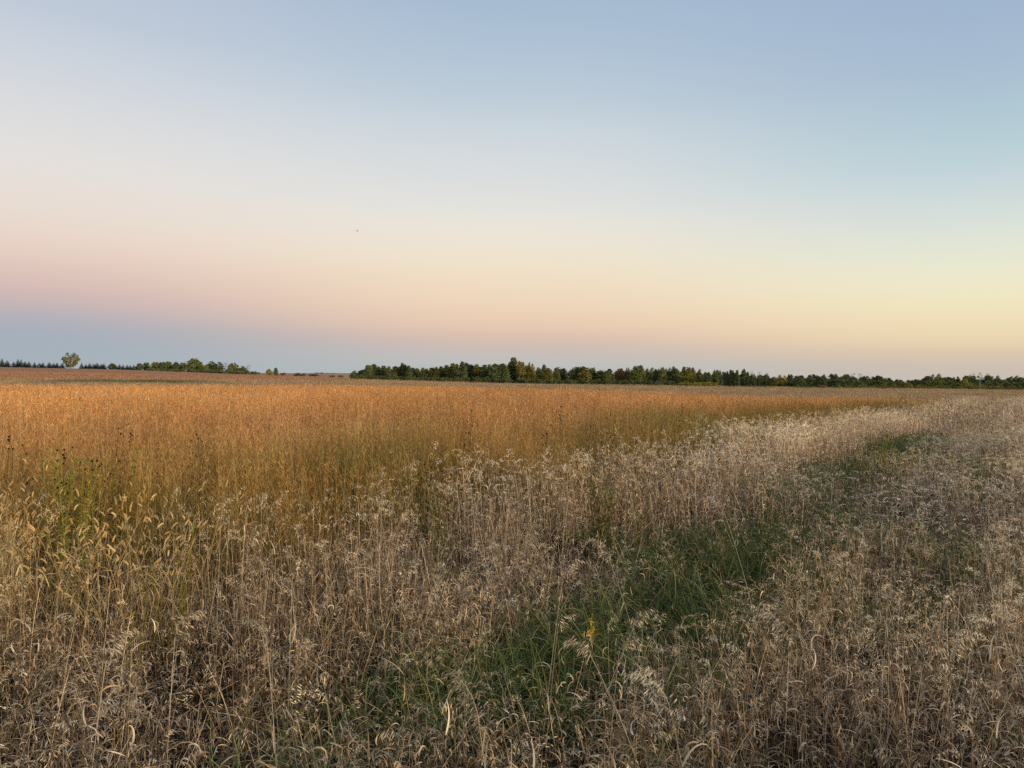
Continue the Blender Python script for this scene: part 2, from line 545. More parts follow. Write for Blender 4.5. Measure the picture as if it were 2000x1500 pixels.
def bluestem(lod, stems, spread, hh=(.86, 1.30), wide=1.0, olive_w=1.0):
    """tall prairie grass: olive leafy lower half, rusty stems and feathery tops"""
    mb = MB()
    for _ in range(stems):
        x, y = disc(spread)
        h = U(*hh); c0 = pick(OL); c1 = pick(OR); az = U(0, 6.283)
        mid = c0 * .35 + c1 * .65
        w = U(.002, .003) * wide
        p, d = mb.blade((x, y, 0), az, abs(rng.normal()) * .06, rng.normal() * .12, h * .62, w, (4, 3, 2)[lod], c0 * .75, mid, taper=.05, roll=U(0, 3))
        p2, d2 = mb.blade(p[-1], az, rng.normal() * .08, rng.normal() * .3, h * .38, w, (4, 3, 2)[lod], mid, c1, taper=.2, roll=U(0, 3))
        for _ in range((4, 3, 2)[lod]):
            k = U(0.0, .85)
            q = p[0] * (1 - k) + p[-1] * k
            cl = pick(OL) * (1 - k * .5) + pick(OR) * k * .5
            mb.blade(q, U(0, 6.283), U(.1, .45), U(.1, 1.6), U(.22, .45), U(.0035, .005) * wide, (5, 3, 2)[lod], cl, cl * .5 + pick(OR) * .5, power=1.6,
                     roll=U(-.8, .8), twist=rng.normal())
        # side racemes
        for _ in range((7, 5, 4)[lod]):
            k = U(.1, 1.0); j = min(int(k * (len(p2) - 1)), len(p2) - 2)
            q = p2[j] + (p2[j + 1] - p2[j]) * (k * (len(p2) - 1) - j)
            a = U(0, 6.283); dv = np.array([math.cos(a) * .45, math.sin(a) * .45, U(.3, 1.1)])
            mb.kite(q, dv, U(.035, .075), U(.004, .007) * wide, pick(OR) * U(.8, 1.3))
    return mb.mesh('bluestem', M_grass)


def foxtail(n, spread):
    mb = MB()
    for _ in range(n):
        x, y = rng.normal() * spread, rng.normal() * spread
        c = C(.42, .30, .14) * U(.75, 1.2); az = U(-.6, 1.2) + (math.pi if U(0, 1) < .25 else 0)
        p, d = mb.blade((x, y, 0), az, U(.0, .2), U(.1, .45), U(.6, .95), .0026, 6, c * .6, c * .9, taper=.1, roll=U(0, 3))
        for _ in range(3):
            k = rng.integers(1, len(p) - 1)
            cl = C(.42, .32, .17) * U(.5, 1.3)
            mb.blade(p[k], U(0, 6.283), U(.2, .7), U(.3, 2.4), U(.08, .20), U(.003, .006), 6, cl, cl * 1.2, daz=rng.normal() * .5, twist=rng.normal())
        ang0 = U(.2, .6); bend = U(.3, 1.5); Ln = U(.034, .055)
        tt = np.linspace(0, 1, 7); ang = ang0 + bend * tt
        dd = np.stack([np.sin(ang) * math.cos(az), np.sin(ang) * math.sin(az), np.cos(ang)], 1)
        q = p[-1] + np.vstack([[0, 0, 0], np.cumsum(dd[:-1] * Ln / 6, 0)])
        hc = C(.50, .36, .17) * U(.75, 1.2)
        mb.tube(q, np.array([.0025, .0045, .005, .005, .0045, .004, .0015]), hc, 5)
        for _ in range(34):
            k = rng.integers(0, 6); a = U(0, 6.283)
            o = np.cross(dd[k], [math.cos(a), math.sin(a), .3]); o /= np.linalg.norm(o) + 1e-9
            mb.kite(q[k] + dd[k] * U(0, Ln / 6), o + dd[k] * .9, .010, .0012, hc * U(1, 1.5))
    return mb.mesh('foxtail', M_grass)


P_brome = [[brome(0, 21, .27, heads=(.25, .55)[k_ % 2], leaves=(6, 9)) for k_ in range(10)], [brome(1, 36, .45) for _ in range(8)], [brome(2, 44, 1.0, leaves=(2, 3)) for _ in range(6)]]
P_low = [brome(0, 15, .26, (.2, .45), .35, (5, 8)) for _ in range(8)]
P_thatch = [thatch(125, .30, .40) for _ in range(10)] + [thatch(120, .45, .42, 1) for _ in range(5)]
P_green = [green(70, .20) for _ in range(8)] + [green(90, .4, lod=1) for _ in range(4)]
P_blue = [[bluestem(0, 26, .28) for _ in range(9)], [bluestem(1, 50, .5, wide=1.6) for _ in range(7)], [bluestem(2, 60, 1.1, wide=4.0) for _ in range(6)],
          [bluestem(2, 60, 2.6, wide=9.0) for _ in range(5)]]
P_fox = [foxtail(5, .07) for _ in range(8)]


def lanes(x, y):
    """wheel tracks pressed into the mown strip, where green regrowth shows"""
    t = np.asarray(x) * 0.84 - (np.asarray(y) - 8.8) * 0.542 + (vnoise(x, y, 1.9, 31) - .5) * .7
    s = np.asarray(x) * .555 + np.asarray(y) * .832
    n1 = vnoise(x, y, 1.1, 32)
    a = np.exp(-((t - 2.65) / (.56 + .55 * vnoise(x, y, 2.5, 33))) ** 4) * np.clip((n1 - .08) / .28, 0, 1) * np.interp(s, [0, 2.4, 3.2, 8, 12, 20, 34], [.1, .3, .95, .95, .85, .8, .6])
    b = np.exp(-((t - 4.3) / .42) ** 2) * np.clip((vnoise(x, y, .9, 34) - .3) / .25, 0, 1) * .85
    return np.clip(a + b, 0, 1)


def put(parts):
    return [np.concatenate(a) for a in zip(*parts)]


def inst(x, y, g, pid, sxy, sz, tint, tilt=.10):
    n = len(x)
    rot = np.stack([g.normal(0, tilt, n), g.normal(0, tilt, n), g.uniform(0, 6.283, n)], 1)
    return (x, y, ground(x, y) - .01, rot, np.stack([sxy, sxy, sz], 1), pid, tint)


def tints(g, x, y, amp=.18, warm=.06):
    b = 1 + g.normal(0, amp, len(x)) + (vnoise(x, y, 1.1, 41) - .5) * .42 + (vnoise(x, y, 5.0, 42) - .5) * .30
    w = g.normal(0, warm, len(x)) + (vnoise(x, y, 2.2, 43) - .5) * .16
    return np.clip(np.stack([b * (1 + w * .5), b, b * (1 - w)], 1), .35, 1.8)


CLEAR = [(140, 5.9, .38, 1.5), (168, 6.0, .15, 1.2), (236, 6.3, .25, 1.3), (345, 4.4, .26, .7), (262, 4.2, .15, .6), (366, 4.7, .1, .7), (1190, 7.4, .42, 1.0), (1727, 15.0, .3, .8), (1165, 4.6, .22, 1.1),
         (862, 6.8, .25, 1.0)]


def cleared(x, y, g, keep_share=.18):
    """grass stands thinner in front of the leafy weeds"""
    k = np.ones(len(x), bool)
    for px, d, rad, ln in CLEAR:
        cx, cy, _ = pos(px, d)
        dd = math.hypot(cx, cy); ux, uy = cx / dd, cy / dd
        al = (x - cx) * ux + (y - cy) * uy; ac = np.abs(-(x - cx) * uy + (y - cy) * ux)
        k &= ~((ac < rad) & (al > -ln) & (al < rad * .5) & (g.uniform(0, 1, len(x)) > keep_share))
    return k


# dead brome of the mown strip
def strip_height(x, y):
    t = edge_t(x, y)
    ln = lanes(x, y)
    h = np.interp(t, [-.3, .4, 1.6, 2.1, 3.4, 4.6, 6, 8], [.84, .90, .82, .58, .52, .66, .92, 1.05])
    h = h * (.8 + .4 * vnoise(x, y, 1.3, 51))
    return h * (1 - .5 * ln)


parts = []
for dens, r0, r1, lod, seed in ((11, .8, 8, 0, 101), (4.6, 8, 30, 1, 102), (1.2, 30, 45, 2, 103), (.5, 45, 120, 2, 104)):
    x, y, g = spots(dens, r0, r1, seed)
    t = edge_t(x, y); ln = lanes(x, y)
    keep = (t > -.25) & (g.uniform(0, 1, len(x)) > np.clip(ln * (.95, 1.35, 1.2)[lod], 0, .97)) & (g.uniform(0, 1, len(x)) < .45 + .9 * vnoise(x, y, 1.0, 52))
    keep &= cleared(x, y, g)
    x, y = x[keep], y[keep]
    n = len(x); off = (0, 10, 18)[lod]; cnt = (10, 8, 6)[lod]
    sz = strip_height(x, y) * g.uniform(.85, 1.15, n)
    wid = np.full(n, .84 if lod == 0 else 1.0) * (1.5 if r1 > 100 else 1.0) * g.uniform(.85, 1.2, n)
    ids = g.integers(0, cnt, n)
    if lod == 0:                                         # bare curled leaves in the middle, more seed heads towards the sides and the edge
        hd_ = np.clip(.25 + .7 * np.clip((-x - .9) / 1.2, 0, 1) * np.clip((y - 2.5) / 1.5, 0, 1) + .5 * np.clip((x - 1.2) / 1.5, 0, 1) + .5 * np.clip(1.2 - edge_t(x, y), 0, 1), 0, 1)
        ids = (ids // 2) * 2 + (g.uniform(0, 1, n) < hd_)
    ti = tints(g, x, y, .12)
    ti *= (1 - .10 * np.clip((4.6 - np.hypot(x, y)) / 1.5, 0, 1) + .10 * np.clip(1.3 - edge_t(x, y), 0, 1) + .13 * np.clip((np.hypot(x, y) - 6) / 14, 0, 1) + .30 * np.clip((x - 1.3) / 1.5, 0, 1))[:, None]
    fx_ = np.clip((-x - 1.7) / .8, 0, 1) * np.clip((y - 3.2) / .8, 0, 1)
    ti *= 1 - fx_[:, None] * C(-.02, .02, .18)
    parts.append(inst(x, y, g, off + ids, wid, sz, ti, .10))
# lodged short brome in and around the wheel tracks and in the foreground
x, y, g = spots(9, .8, 12, 105)
t = edge_t(x, y); ln = lanes(x, y)
keep = (t > .3) & (g.uniform(0, 1, len(x)) < np.clip(.9 - ln * .62, 0, 1) * np.interp(np.hypot(x, y), [0, 5, 12], [1, .8, .3]))
keep &= cleared(x, y, g)
x, y = x[keep], y[keep]; n = len(x)
parts.append(inst(x, y, g, 24 + g.integers(0, 8, n), g.uniform(.8, 1.2, n), g.uniform(.75, 1.25, n), tints(g, x, y, .12), .25))
a = put(parts)
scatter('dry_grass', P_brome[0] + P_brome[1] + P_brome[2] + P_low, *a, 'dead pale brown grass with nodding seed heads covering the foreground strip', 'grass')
n_all = [len(a[0])]

# curled dead leaves low down
parts = []
for dens, r0, r1, o0, cn, seed in ((9, .8, 6.5, 0, 10, 111), (4, 6.5, 16, 10, 5, 112)):
    x, y, g = spots(dens, r0, r1, seed)
    t = edge_t(x, y); ln = lanes(x, y)
    keep = (t > -.3) & (g.uniform(0, 1, len(x)) > ln * .66)
    x, y = x[keep], y[keep]; n = len(x)
    parts.append(inst(x, y, g, o0 + g.integers(0, cn, n), g.uniform(.85, 1.25, n), g.uniform(.7, 1.25, n) * (.8 + .4 * vnoise(x, y, .9, 53)), tints(g, x, y, .2) * .85, .12))
a = put(parts); n_all.append(len(a[0]))
scatter('curled_grass_leaves', P_thatch, *a, 'curled brown dead grass leaves matted low across the foreground', 'grass leaves')

# green regrowth in the wheel tracks
parts = []
for dens, r0, r1, o0, cn, seed in ((26, .9, 9, 0, 8, 121), (8, 9, 28, 8, 4, 122)):
    x, y, g = spots(dens, r0, r1, seed)
    t = edge_t(x, y); ln = lanes(x, y)
    keep = (t > .2) & (g.uniform(0, 1, len(x)) < np.maximum(ln * 1.1, .05))
    x, y = x[keep], y[keep]; n = len(x)
    ti = tints(g, x, y, .16)
    parts.append(inst(x, y, g, o0 + g.integers(0, cn, n), g.uniform(.8, 1.3, n), g.uniform(.7, 1.25, n), ti, .2))
a = put(parts); n_all.append(len(a[0]))
scatter('green_grass', P_green, *a, 'dark green grass regrowing along the wheel tracks', 'grass')

# the tall prairie
parts = []
for dens, r0, r1, lod, seed in ((9, 3.5, 13, 0, 131), (3.6, 13, 28, 1, 132), (.9, 28, 60, 2, 133), (.22, 60, 165, 3, 134)):
    x, y, g = spots(dens, r0, r1, seed)
    t = edge_t(x, y); r = np.hypot(x, y)
    keep = (t < .15) & (r < field_end(x, y) + 6 * (vnoise(x, y, 9, 62) - .5)) & (g.uniform(0, 1, len(x)) < .62 + .6 * vnoise(x, y, 1.2, 61))
    keep &= cleared(x, y, g, .4)
    x, y, t = x[keep], y[keep], t[keep]; n = len(x)
    off = (0, 9, 16, 22)[lod]; cnt = (9, 7, 6, 5)[lod]
    sz = g.uniform(.82, 1.06, n) * np.interp(t, [-3, -1, .1], [1.0, 1.0, .93]) * (.90 + .14 * vnoise(x, y, 2.4, 63))
    ti = tints(g, x, y, .13, .08) * np.interp(vnoise(x, y, 11, 64), [.3, .7], [.92, 1.08])[:, None]
    gr = np.clip((vnoise(x, y, 1.7, 65) - .55) / .3, 0, 1) * np.interp(t, [-14, -2, 0], [.25, .6, 1])
    ti = ti * (1 - gr[:, None] * C(.30, .08, .25))
    ed = np.clip((t + 3.0 + 2.0 * (vnoise(x, y, 2.1, 66) - .5)) / 1.8, 0, 1)[:, None]      # greener grass along the edge
    ti = ti * (1 - ed * (.65 + .35 * vnoise(x, y, .9, 67))[:, None] * C(.57, .43, .55))
    parts.append(inst(x, y, g, off + g.integers(0, cnt, n), g.uniform(.85, 1.2, n), sz, ti, .06))
a = put(parts); n_all.append(len(a[0]))
scatter('tall_prairie_grass', sum(P_blue, []), *a, 'tall orange prairie grass with olive stems filling the field', 'grass')

# foxtails at the left, in front of the tall grass
x, y, g = spots(60, 3.0, 8, 141)
keep = (x < -1.9 - .7 * vnoise(x, y, .7, 71)) & (y > 4.1 + .5 * vnoise(x, y, .8, 72)) & (y < 5.9)
keep &= cleared(x, y, g, .3)
x, y = x[keep], y[keep]; n = len(x)
a = inst(x, y, g, g.integers(0, 8, n), np.ones(n), g.uniform(.85, 1.15, n), tints(g, x, y, .12), .1)
n_all.append(n)
scatter('foxtail_grass', P_fox, *a, 'yellow foxtail grass with arching bristly heads beside the tall prairie', 'grass')

# stubble of the fields beyond the tall grass
x, y, g = spots(.13, 50, 330, 151)
r = np.hypot(x, y)
keep = r > field_end(x, y) + 2
x, y = x[keep], y[keep]; n = len(x)
rr, bb = np.hypot(x, y), np.degrees(np.arctan2(x, y))
ti = tints(g, x, y, .12) * C(1.12, 1.02, .86)
wr = (np.clip((rr - 250) / 20, 0, 1) * np.clip((-10 - bb) / 5, 0, 1))[:, None]
ti = ti * (1 - wr) + tints(g, x, y, .1) * C(1.2, .78, .62) * wr
wt = (np.clip(1 - np.abs(rr - 180) / 8, 0, 1) * np.clip((-22 - bb) / 3, 0, 1))[:, None]       # a pale worn farm track
ti = ti * (1 - wt) + C(1.5, 1.35, 1.12) * wt
wg = (green_strip(x, y, rr, bb) * (vnoise(x, y, 18, 24) > .35))[:, None].clip(0, 1)
ti = ti * (1 - wg) + C(.26, .36, .22) * wg
a = inst(x, y, g, g.integers(0, 6, n), g.uniform(1.6, 2.2, n), g.uniform(.45, .75, n), ti, .05)
n_all.append(n)
scatter('far_field_grass', P_brome[2], *a, 'thin pale brown grass on the fields below the far trees', 'grass')
print('clumps', n_all)

# ------------------------------------------------------------------ trees
WOOD = C(.09, .07, .055)


def limbs(mb, H, r0, n, spread, lean=0.0, top=.8):
    zz = np.linspace(0, H * top, 7)
    off = np.cumsum(rng.normal(0, .012 * H, (7, 2)), 0); off[0] = 0
    pts = np.stack([off[:, 0], off[:, 1], zz], 1)
    mb.tube(pts, np.linspace(r0, r0 * .18, 7), WOOD, 6)
    for i in range(n):
        k = U(.2, .95); j = min(int(k * 6), 5); q = pts[j] + (pts[j + 1] - pts[j]) * (k * 6 - j)
        a = i * 2.4 + U(-.4, .4); l = spread * U(.6, 1.0) * (1.1 - .5 * k)
        t = np.linspace(0, 1, 4)[:, None]
        e = q + np.array([math.cos(a) * l, math.sin(a) * l, l * U(.5, 1.2)]) * t + np.array([0, 0, l * .25]) * t ** 2
        mb.tube(e, np.linspace(r0 * .4 * (1.1 - k), r0 * .06, 4), WOOD, 4)


def leaf_clump(mb, c, rad, n, size, col, squash=.8):
    p = rng.normal(size=(n, 3)); p /= np.linalg.norm(p, axis=1)[:, None]
    p *= (rng.uniform(.25, 1, n) ** .5)[:, None] * rad
    p[:, 2] *= squash
    for q in p:
        d = q / (np.linalg.norm(q) + 1e-6) * .5 + rng.normal(size=3) * .7
        mb.kite(c + q, d, size * U(.7, 1.4), size * U(.5, .95), col * U(.75, 1.25))


def tree_broad(H, W, clumps, per, size, shape, c_lo=.16, hole=.0):
    """shape(u) gives the crown half-width (0..1) at height u (0..1) of the crown"""
    tr, cr = MB(), MB()
    limbs(tr, H, H * .022, 9, W * .42)
    z0 = H * c_lo; lop = rng.normal(0, .05 * W, 2); ph = U(0, 6.283)
    for _ in range(clumps):
        u = U(0, 1) ** .9; a = U(0, 6.283)
        r = W * .5 * shape(u) * math.sqrt(U(.25, 1)) * .9
        rad = H * U(.045, .085) * (.65 + .5 * shape(u))
        c = np.array([math.cos(a) * r + lop[0] * u, math.sin(a) * r + lop[1] * u, z0 + (H - z0) * u * .95 * (1 - .13 * (1 + math.sin(2 * a + ph)))])
        leaf_clump(cr, c, rad, per, size, C(.15, .17, .075) * U(.65, 1.4) * np.array([U(.92, 1.12), 1, U(.85, 1.1)]))
    return tr.mesh('trunk', M_bark), cr.mesh('crown', M_leaf), H, W


def tree_spruce(H, W):
    tr, cr = MB(), MB()
    tr.tube([(0, 0, 0), (0, 0, H * .5), (0, 0, H * .97)], np.array([.02, .012, .003]) * H, WOOD, 6)
    tiers = 13
    for i in range(tiers):
        u = i / (tiers - 1); z = H * (.06 + .9 * u)
        l = W * .5 * (1 - u) ** .85 * U(.85, 1.1) + .03 * H
        m = int(11 - 5 * u)
        for k in range(m):
            a = k * 6.283 / m + U(-.3, .3) + i
            dv = np.array([math.cos(a), math.sin(a), U(-.35, -.05)])
            c = C(.042, .058, .036) * U(.7, 1.3)
            for s_ in range(4):
                q = np.array([0, 0, z]) + dv * l * (s_ / 4 + .1)
                cr.kite(q, dv + rng.normal(size=3) * .35, l * .5 + .12, l * .3 + .08, c * U(.8, 1.3), np.array([-math.sin(a), math.cos(a), U(-.5, .5)]))
    for _ in range(4):
        cr.kite(np.array([0, 0, H * .93]), np.array([U(-.1, .1), U(-.1, .1), 1]), H * .09, H * .02, C(.03, .045, .028))
    return tr.mesh('trunk', M_bark), cr.mesh('crown', M_leaf), H, W


def bush(H, W, clumps=26, per=26):
    tr, cr = MB(), MB()
    for i in range(6):
        a = i * 1.05 + U(-.3, .3); l = W * .3
        tr.tube([(0.02 * math.cos(a), .02 * math.sin(a), 0), (math.cos(a) * l * .5, math.sin(a) * l * .5, H * .35), (math.cos(a) * l, math.sin(a) * l, H * .75)],
                np.array([.03, .02, .008]) * H * .6, WOOD, 4)
    for _ in range(clumps):
        a = U(0, 6.283); u = U(0, 1); r = W * .5 * math.sqrt(U(.05, 1)) * .85
        z = H * (.1 + .72 * u * math.sqrt(max(0, 1 - (r / (W * .5)) ** 2)))
        leaf_clump(cr, np.array([math.cos(a) * r, math.sin(a) * r, z]), H * U(.12, .2), per, H * .12, C(.145, .155, .07) * U(.7, 1.35))
    return tr.mesh('trunk', M_bark), cr.mesh('crown', M_leaf), H, W


def tree_bare(H, W):
    tr, cr = MB(), MB()
    limbs(tr, H, H * .02, 16, W * .5, top=.95)
    for _ in range(16):
        a = U(0, 6.283); r = W * .45 * U(.2, 1)
        leaf_clump(cr, np.array([math.cos(a) * r, math.sin(a) * r, H * U(.5, .98)]), H * .07, 9, H * .035, C(.07, .062, .045) * U(.8, 1.2))
    return tr.mesh('trunk', M_bark), cr.mesh('crown', M_leaf), H, W


def sh_poplar(u):
    return float(np.interp(u, [0, .15, .45, .75, 1], [.9, 1, .95, .62, .06]))


def sh_round(u):
    return float(np.interp(u, [0, .25, .6, .85, 1], [.35, .72, 1, .8, .42]))


def sh_spread(u):
    return float(np.interp(u, [0, .2, .5, .8, 1], [.7, .95, 1, .78, .35]))


KIND = {
    'poplar': [tree_broad(10, 3.4, 100, 22, .55, sh_poplar, .06) for _ in range(4)],
    'round': [tree_broad(10, 11.5, 150, 22, .5, sh_round, .08) for _ in range(2)],
    'leafy': [tree_broad(9, 7, 130, 22, .55, sh_spread, .05) for _ in range(4)],
    'spruce': [tree_spruce(4, 2.0) for _ in range(3)],
    'bush': [bush(3, 4.5) for _ in range(4)],
    'bare': [tree_bare(8, 4) for _ in range(2)],
}
TN = {'poplar': ('poplar_tree', 'tree'), 'round': ('round_tree', 'tree'), 'leafy': ('leafy_tree', 'tree'), 'spruce': ('spruce_tree', 'tree'),
      'bush': ('bush', 'bush'), 'bare': ('bare_tree', 'tree')}


def tree(kind, px, ytop, wpx, depth, label, group=None, tint=(1, 1, 1), sink=0.0):
    x, y, z = pos(px, depth)
    tm, cm, H, W = KIND[kind][rng.integers(len(KIND[kind]))]
    h = EYE + level(px, ytop)[1] / FPX * depth - z
    w = wpx / FPX * depth
    nm, cat = TN[kind]
    o = empty(nm, (x, y, z - .05), U(0, 6.283))
    o.scale = (w / W, w / W, max(.3, h) / H)
    for pn, m, cl in (('trunk', tm, (1, 1, 1)), ('crown', cm, tint)):
        c = bpy.data.objects.new(pn, m); sc.collection.objects.link(c); c.parent = o
        c.color = (*cl, 1)
    return tag(o, label, cat, group)


ORD = ('first second third fourth fifth sixth seventh eighth ninth tenth eleventh twelfth thirteenth fourteenth fifteenth sixteenth seventeenth '
       'eighteenth nineteenth twentieth').split() + ['twenty-' + w for w in 'first second third fourth fifth sixth seventh eighth ninth'.split()] + ['thirtieth'] \
      + ['thirty-' + w for w in 'first second third fourth fifth sixth seventh eighth ninth'.split()] + ['fortieth'] + ['forty-' + w for w in 'first second third'.split()]

OLV, YEL, DRK, BLU = (1.2, 1.08, .82), (2.0, 1.7, .7), (.74, .82, .85), (.85, .95, 1.0)

# hilltop at the left: a planted row of small spruces, one round tree, then a thicket
sp = [(3, 702), (15, 704), (25, 705), (33, 703), (41, 703), (49, 704), (58, 705), (66, 706), (75, 707), (83, 708), (94, 709), (103, 710),
      (111, 707), (122, 709), (157, 709), (167, 710), (175, 709), (183, 709), (190, 709), (197, 711), (204, 711)]
for i, (px, yt) in enumerate(sp):
    tree('spruce', px + U(-2, 2), yt + U(-2, 1.5), U(7, 13), 470 + U(-6, 6), '%s small dark spruce from the left in the hilltop row' % ORD[i], 'small spruces along the hilltop', DRK)
sp = [(233, 711), (240, 712), (248, 712), (254, 713), (261, 712)]
for i, (px, yt) in enumerate(sp):
    tree('spruce', px, yt, 9, 470, '%s small spruce past the low round tree, towards the thicket' % ORD[i], 'small spruces before the thicket', DRK)
tree('round', 138, 688, 35, 460, 'lone round olive tree standing above the row of small spruces', tint=OLV)
tree('leafy', 220, 709, 19, 472, 'low round dark tree just beyond the end of the spruce row', tint=DRK)
for i, (px, yt, w, ti) in enumerate(((272, 709, 18, BLU), (285, 707, 16, DRK), (302, 706, 20, OLV), (316, 706, 18, DRK), (330, 705, 20, OLV), (344, 706, 18, DRK), (356, 707, 18, OLV))):
    tree('leafy', px, yt, w, 455 + U(-10, 10), '%s low tree from the left in the hilltop thicket' % ORD[i], 'low trees of the hilltop thicket', ti)
tree('leafy', 378, 699, 34, 450, 'tallest tree of the hilltop thicket, broad and dark green', tint=(1, 1.1, .8))
tree('leafy', 420, 705, 36, 452, 'dark domed tree beside the tallest tree of the thicket', tint=DRK)
tree('leafy', 398, 711, 22, 446, 'low tree squeezed between the tallest tree and the dark dome', tint=OLV)
tree('leafy', 455, 708, 24, 450, 'yellowish green tree beyond the dark domed one', tint=OLV)
tree('bare', 438, 708, 14, 456, 'sparse small tree just beyond the dark dome')
tree('leafy', 474, 714, 20, 450, 'low sloping tree at the falling end of the thicket', tint=(1, 1, .9))
tree('bare', 484, 713, 12, 452, 'thin grey tree at the end of the hilltop thicket')
for i, (px, yt, w) in enumerate(((300, 717, 26), (325, 718, 26), (352, 718, 28), (385, 719, 30), (412, 720, 28), (438, 720, 28), (462, 721, 26), (485, 722, 22), (500, 724, 18))):
    tree('bush', px, yt, w, 436 + U(-5, 5), '%s low bush from the left skirting the hilltop thicket' % ORD[i], 'bushes at the foot of the thicket', (1, 1.05, .85))
tree('leafy', 526, 720, 14, 440, 'small yellowish tree alone on the falling slope', tint=YEL)
tree('poplar', 538, 717, 8, 445, 'narrow green tree beside the small yellowish one', tint=(1, 1.1, .8))
tree('bush', 553, 726, 11, 430, 'small dark bush right after the narrow tree', tint=DRK)
tree('bush', 541, 729, 6, 400, 'tiny bush in the field below the narrow tree', tint=DRK)
tree('bush', 587, 727, 27, 425, 'wide low dark bush in the gap below the far hill', tint=DRK)
tree('bush', 614, 729, 22, 425, 'second wide dark bush in the gap, further right', tint=DRK)
tree('bush', 650, 731, 13, 400, 'small olive bush in the gap, near the wood', tint=OLV)
tree('bush', 665, 731, 13, 402, 'last small olive bush before the poplar wood begins', tint=OLV)
for i, (px, yt, w) in enumerate(((618, 727, 10), (628, 727, 10), (640, 728, 10), (651, 728, 9))):
    tree('bush', px, yt, w, 900, '%s of the tiny distant bushes on the far hill' % ORD[i], 'distant bushes on the far hill', (1.3, 1, .9))

# the poplar wood in the middle
tree('leafy', 692, 723, 20, 322, 'grey-green low tree at the left end of the poplar wood', tint=(1.2, 1.25, 1.3))
tree('leafy', 704, 722, 18, 325, 'second grey-green low tree at the left end of the poplar wood', tint=(1.3, 1.3, 1.2))
pop = [(714, 714), (723, 713), (733, 712), (740, 712), (748, 714), (757, 713), (766, 718), (775, 715), (783, 707), (791, 708), (799, 711), (808, 716), (817, 719), (824, 716),
       (833, 718), (842, 716), (851, 717), (860, 711), (869, 711), (878, 712), (886, 709), (894, 707), (903, 706), (912, 707), (920, 708), (929, 710), (938, 712), (947, 709),
       (956, 711), (964, 709), (973, 708), (981, 708), (989, 707)]
for i, (px, yt) in enumerate(pop):
    d = 325 + U(-8, 14)
    tree('poplar', px + U(-3, 3), yt + U(-2, 3.5), U(12, 25), d, '%s poplar from the left in the tall wood' % ORD[i], 'poplars of the middle wood',
         (DRK, OLV, (1, 1, 1), BLU, (1.2, 1, .75))[rng.integers(5)])
tree('poplar', 1002, 698, 24, 326, 'tallest pointed dark poplar in the middle of the wood', tint=(.85, .9, .85))
tree('poplar', 996, 703, 13, 330, 'slender poplar leaning close to the tallest pointed one', tint=(1, 1.05, .9))
tree('leafy', 1018, 704, 24, 322, 'broad rusty olive tree beside the tallest pointed poplar', tint=(1.5, 1.15, .75))
tree('leafy', 1036, 707, 22, 322, 'second broad rusty olive tree beyond the pointed poplar', tint=(1.45, 1.1, .75))
mid = [(1050, 716), (1060, 714), (1071, 717), (1083, 716), (1092, 713), (1104, 714), (1117, 714), (1128, 716), (1138, 715), (1150, 716), (1161, 716), (1172, 721), (1182, 721), (1191, 718)]
for i, (px, yt) in enumerate(mid):
    tree('poplar' if i % 3 else 'leafy', px + U(-4, 4), yt + U(-2, 3), U(14, 27), 322 + U(-6, 10), '%s tree after the rusty olive pair, heading right along the wood' % ORD[i], 'trees right of the rusty pair',
         (OLV, (1, 1, .9), DRK, (1.35, 1.1, .8))[rng.integers(4)])
tree('leafy', 1210, 718, 20, 325, 'purplish brown round tree among the green ones', tint=(1.5, .85, 1.0))
tree('leafy', 1226, 717, 14, 326, 'second, narrower purplish brown tree beside a green dome', tint=(1.4, .85, 1.0))
tree('leafy', 1245, 712, 34, 320, 'broad green domed tree right of the purplish brown pair', tint=(1.1, 1.15, .8))
mid = [(1266, 716, 20), (1280, 719, 18), (1292, 717, 20), (1306, 715, 22), (1321, 714, 22), (1337, 716, 22), (1352, 717, 20), (1366, 722, 18), (1380, 723, 18), (1394, 722, 18), (1404, 722, 16)]
for i, (px, yt, w) in enumerate(mid):
    tree('leafy', px + U(-4, 4), yt + U(-2, 3), w * U(.8, 1.4), 318 + U(-6, 10), '%s tree right of the broad green dome' % ORD[i], 'trees right of the green dome', (OLV, (1, 1, .9), DRK, (1.25, 1.15, .7))[rng.integers(4)])
mid = [(1418, 724, 14), (1429, 721, 16), (1440, 721, 14), (1452, 719, 16), (1460, 725, 14), (1470, 729, 16)]
for i, (px, yt, w) in enumerate(mid):
    tree('leafy', px, yt, w, 300 + U(-3, 5), '%s dark tree of the cluster ending the poplar wood' % ORD[i], 'dark cluster ending the wood', DRK)
for i, px in enumerate((1466, 1483, 1497)):
    tree('bare', px, 725 + i, 9, 312, '%s thin airy tree in the gap after the poplar wood' % ORD[i], 'airy trees in the gap', (1.4, 1, .9))
# a second rank fills the wood behind
fx = [(714, 714), (740, 712), (766, 718), (783, 708), (830, 718), (860, 711), (903, 706), (940, 711), (989, 707), (1002, 703), (1036, 708), (1060, 714), (1117, 714), (1172, 721), (1210, 719), (1245, 714), (1280, 719), (1321, 715), (1366, 722), (1440, 722), (1475, 730)]
for i, px in enumerate(range(712, 1476, 19)):
    yt = float(np.interp(px, *zip(*fx))) + U(3, 7)
    tree('leafy', px + U(-4, 4), yt, U(24, 30), 345 + U(-6, 10), '%s half-hidden tree from the left in the rank behind the poplars' % ORD[i], 'rank behind the poplars', ((.9, .95, .85), DRK, (1, 1, .85))[rng.integers(3)])
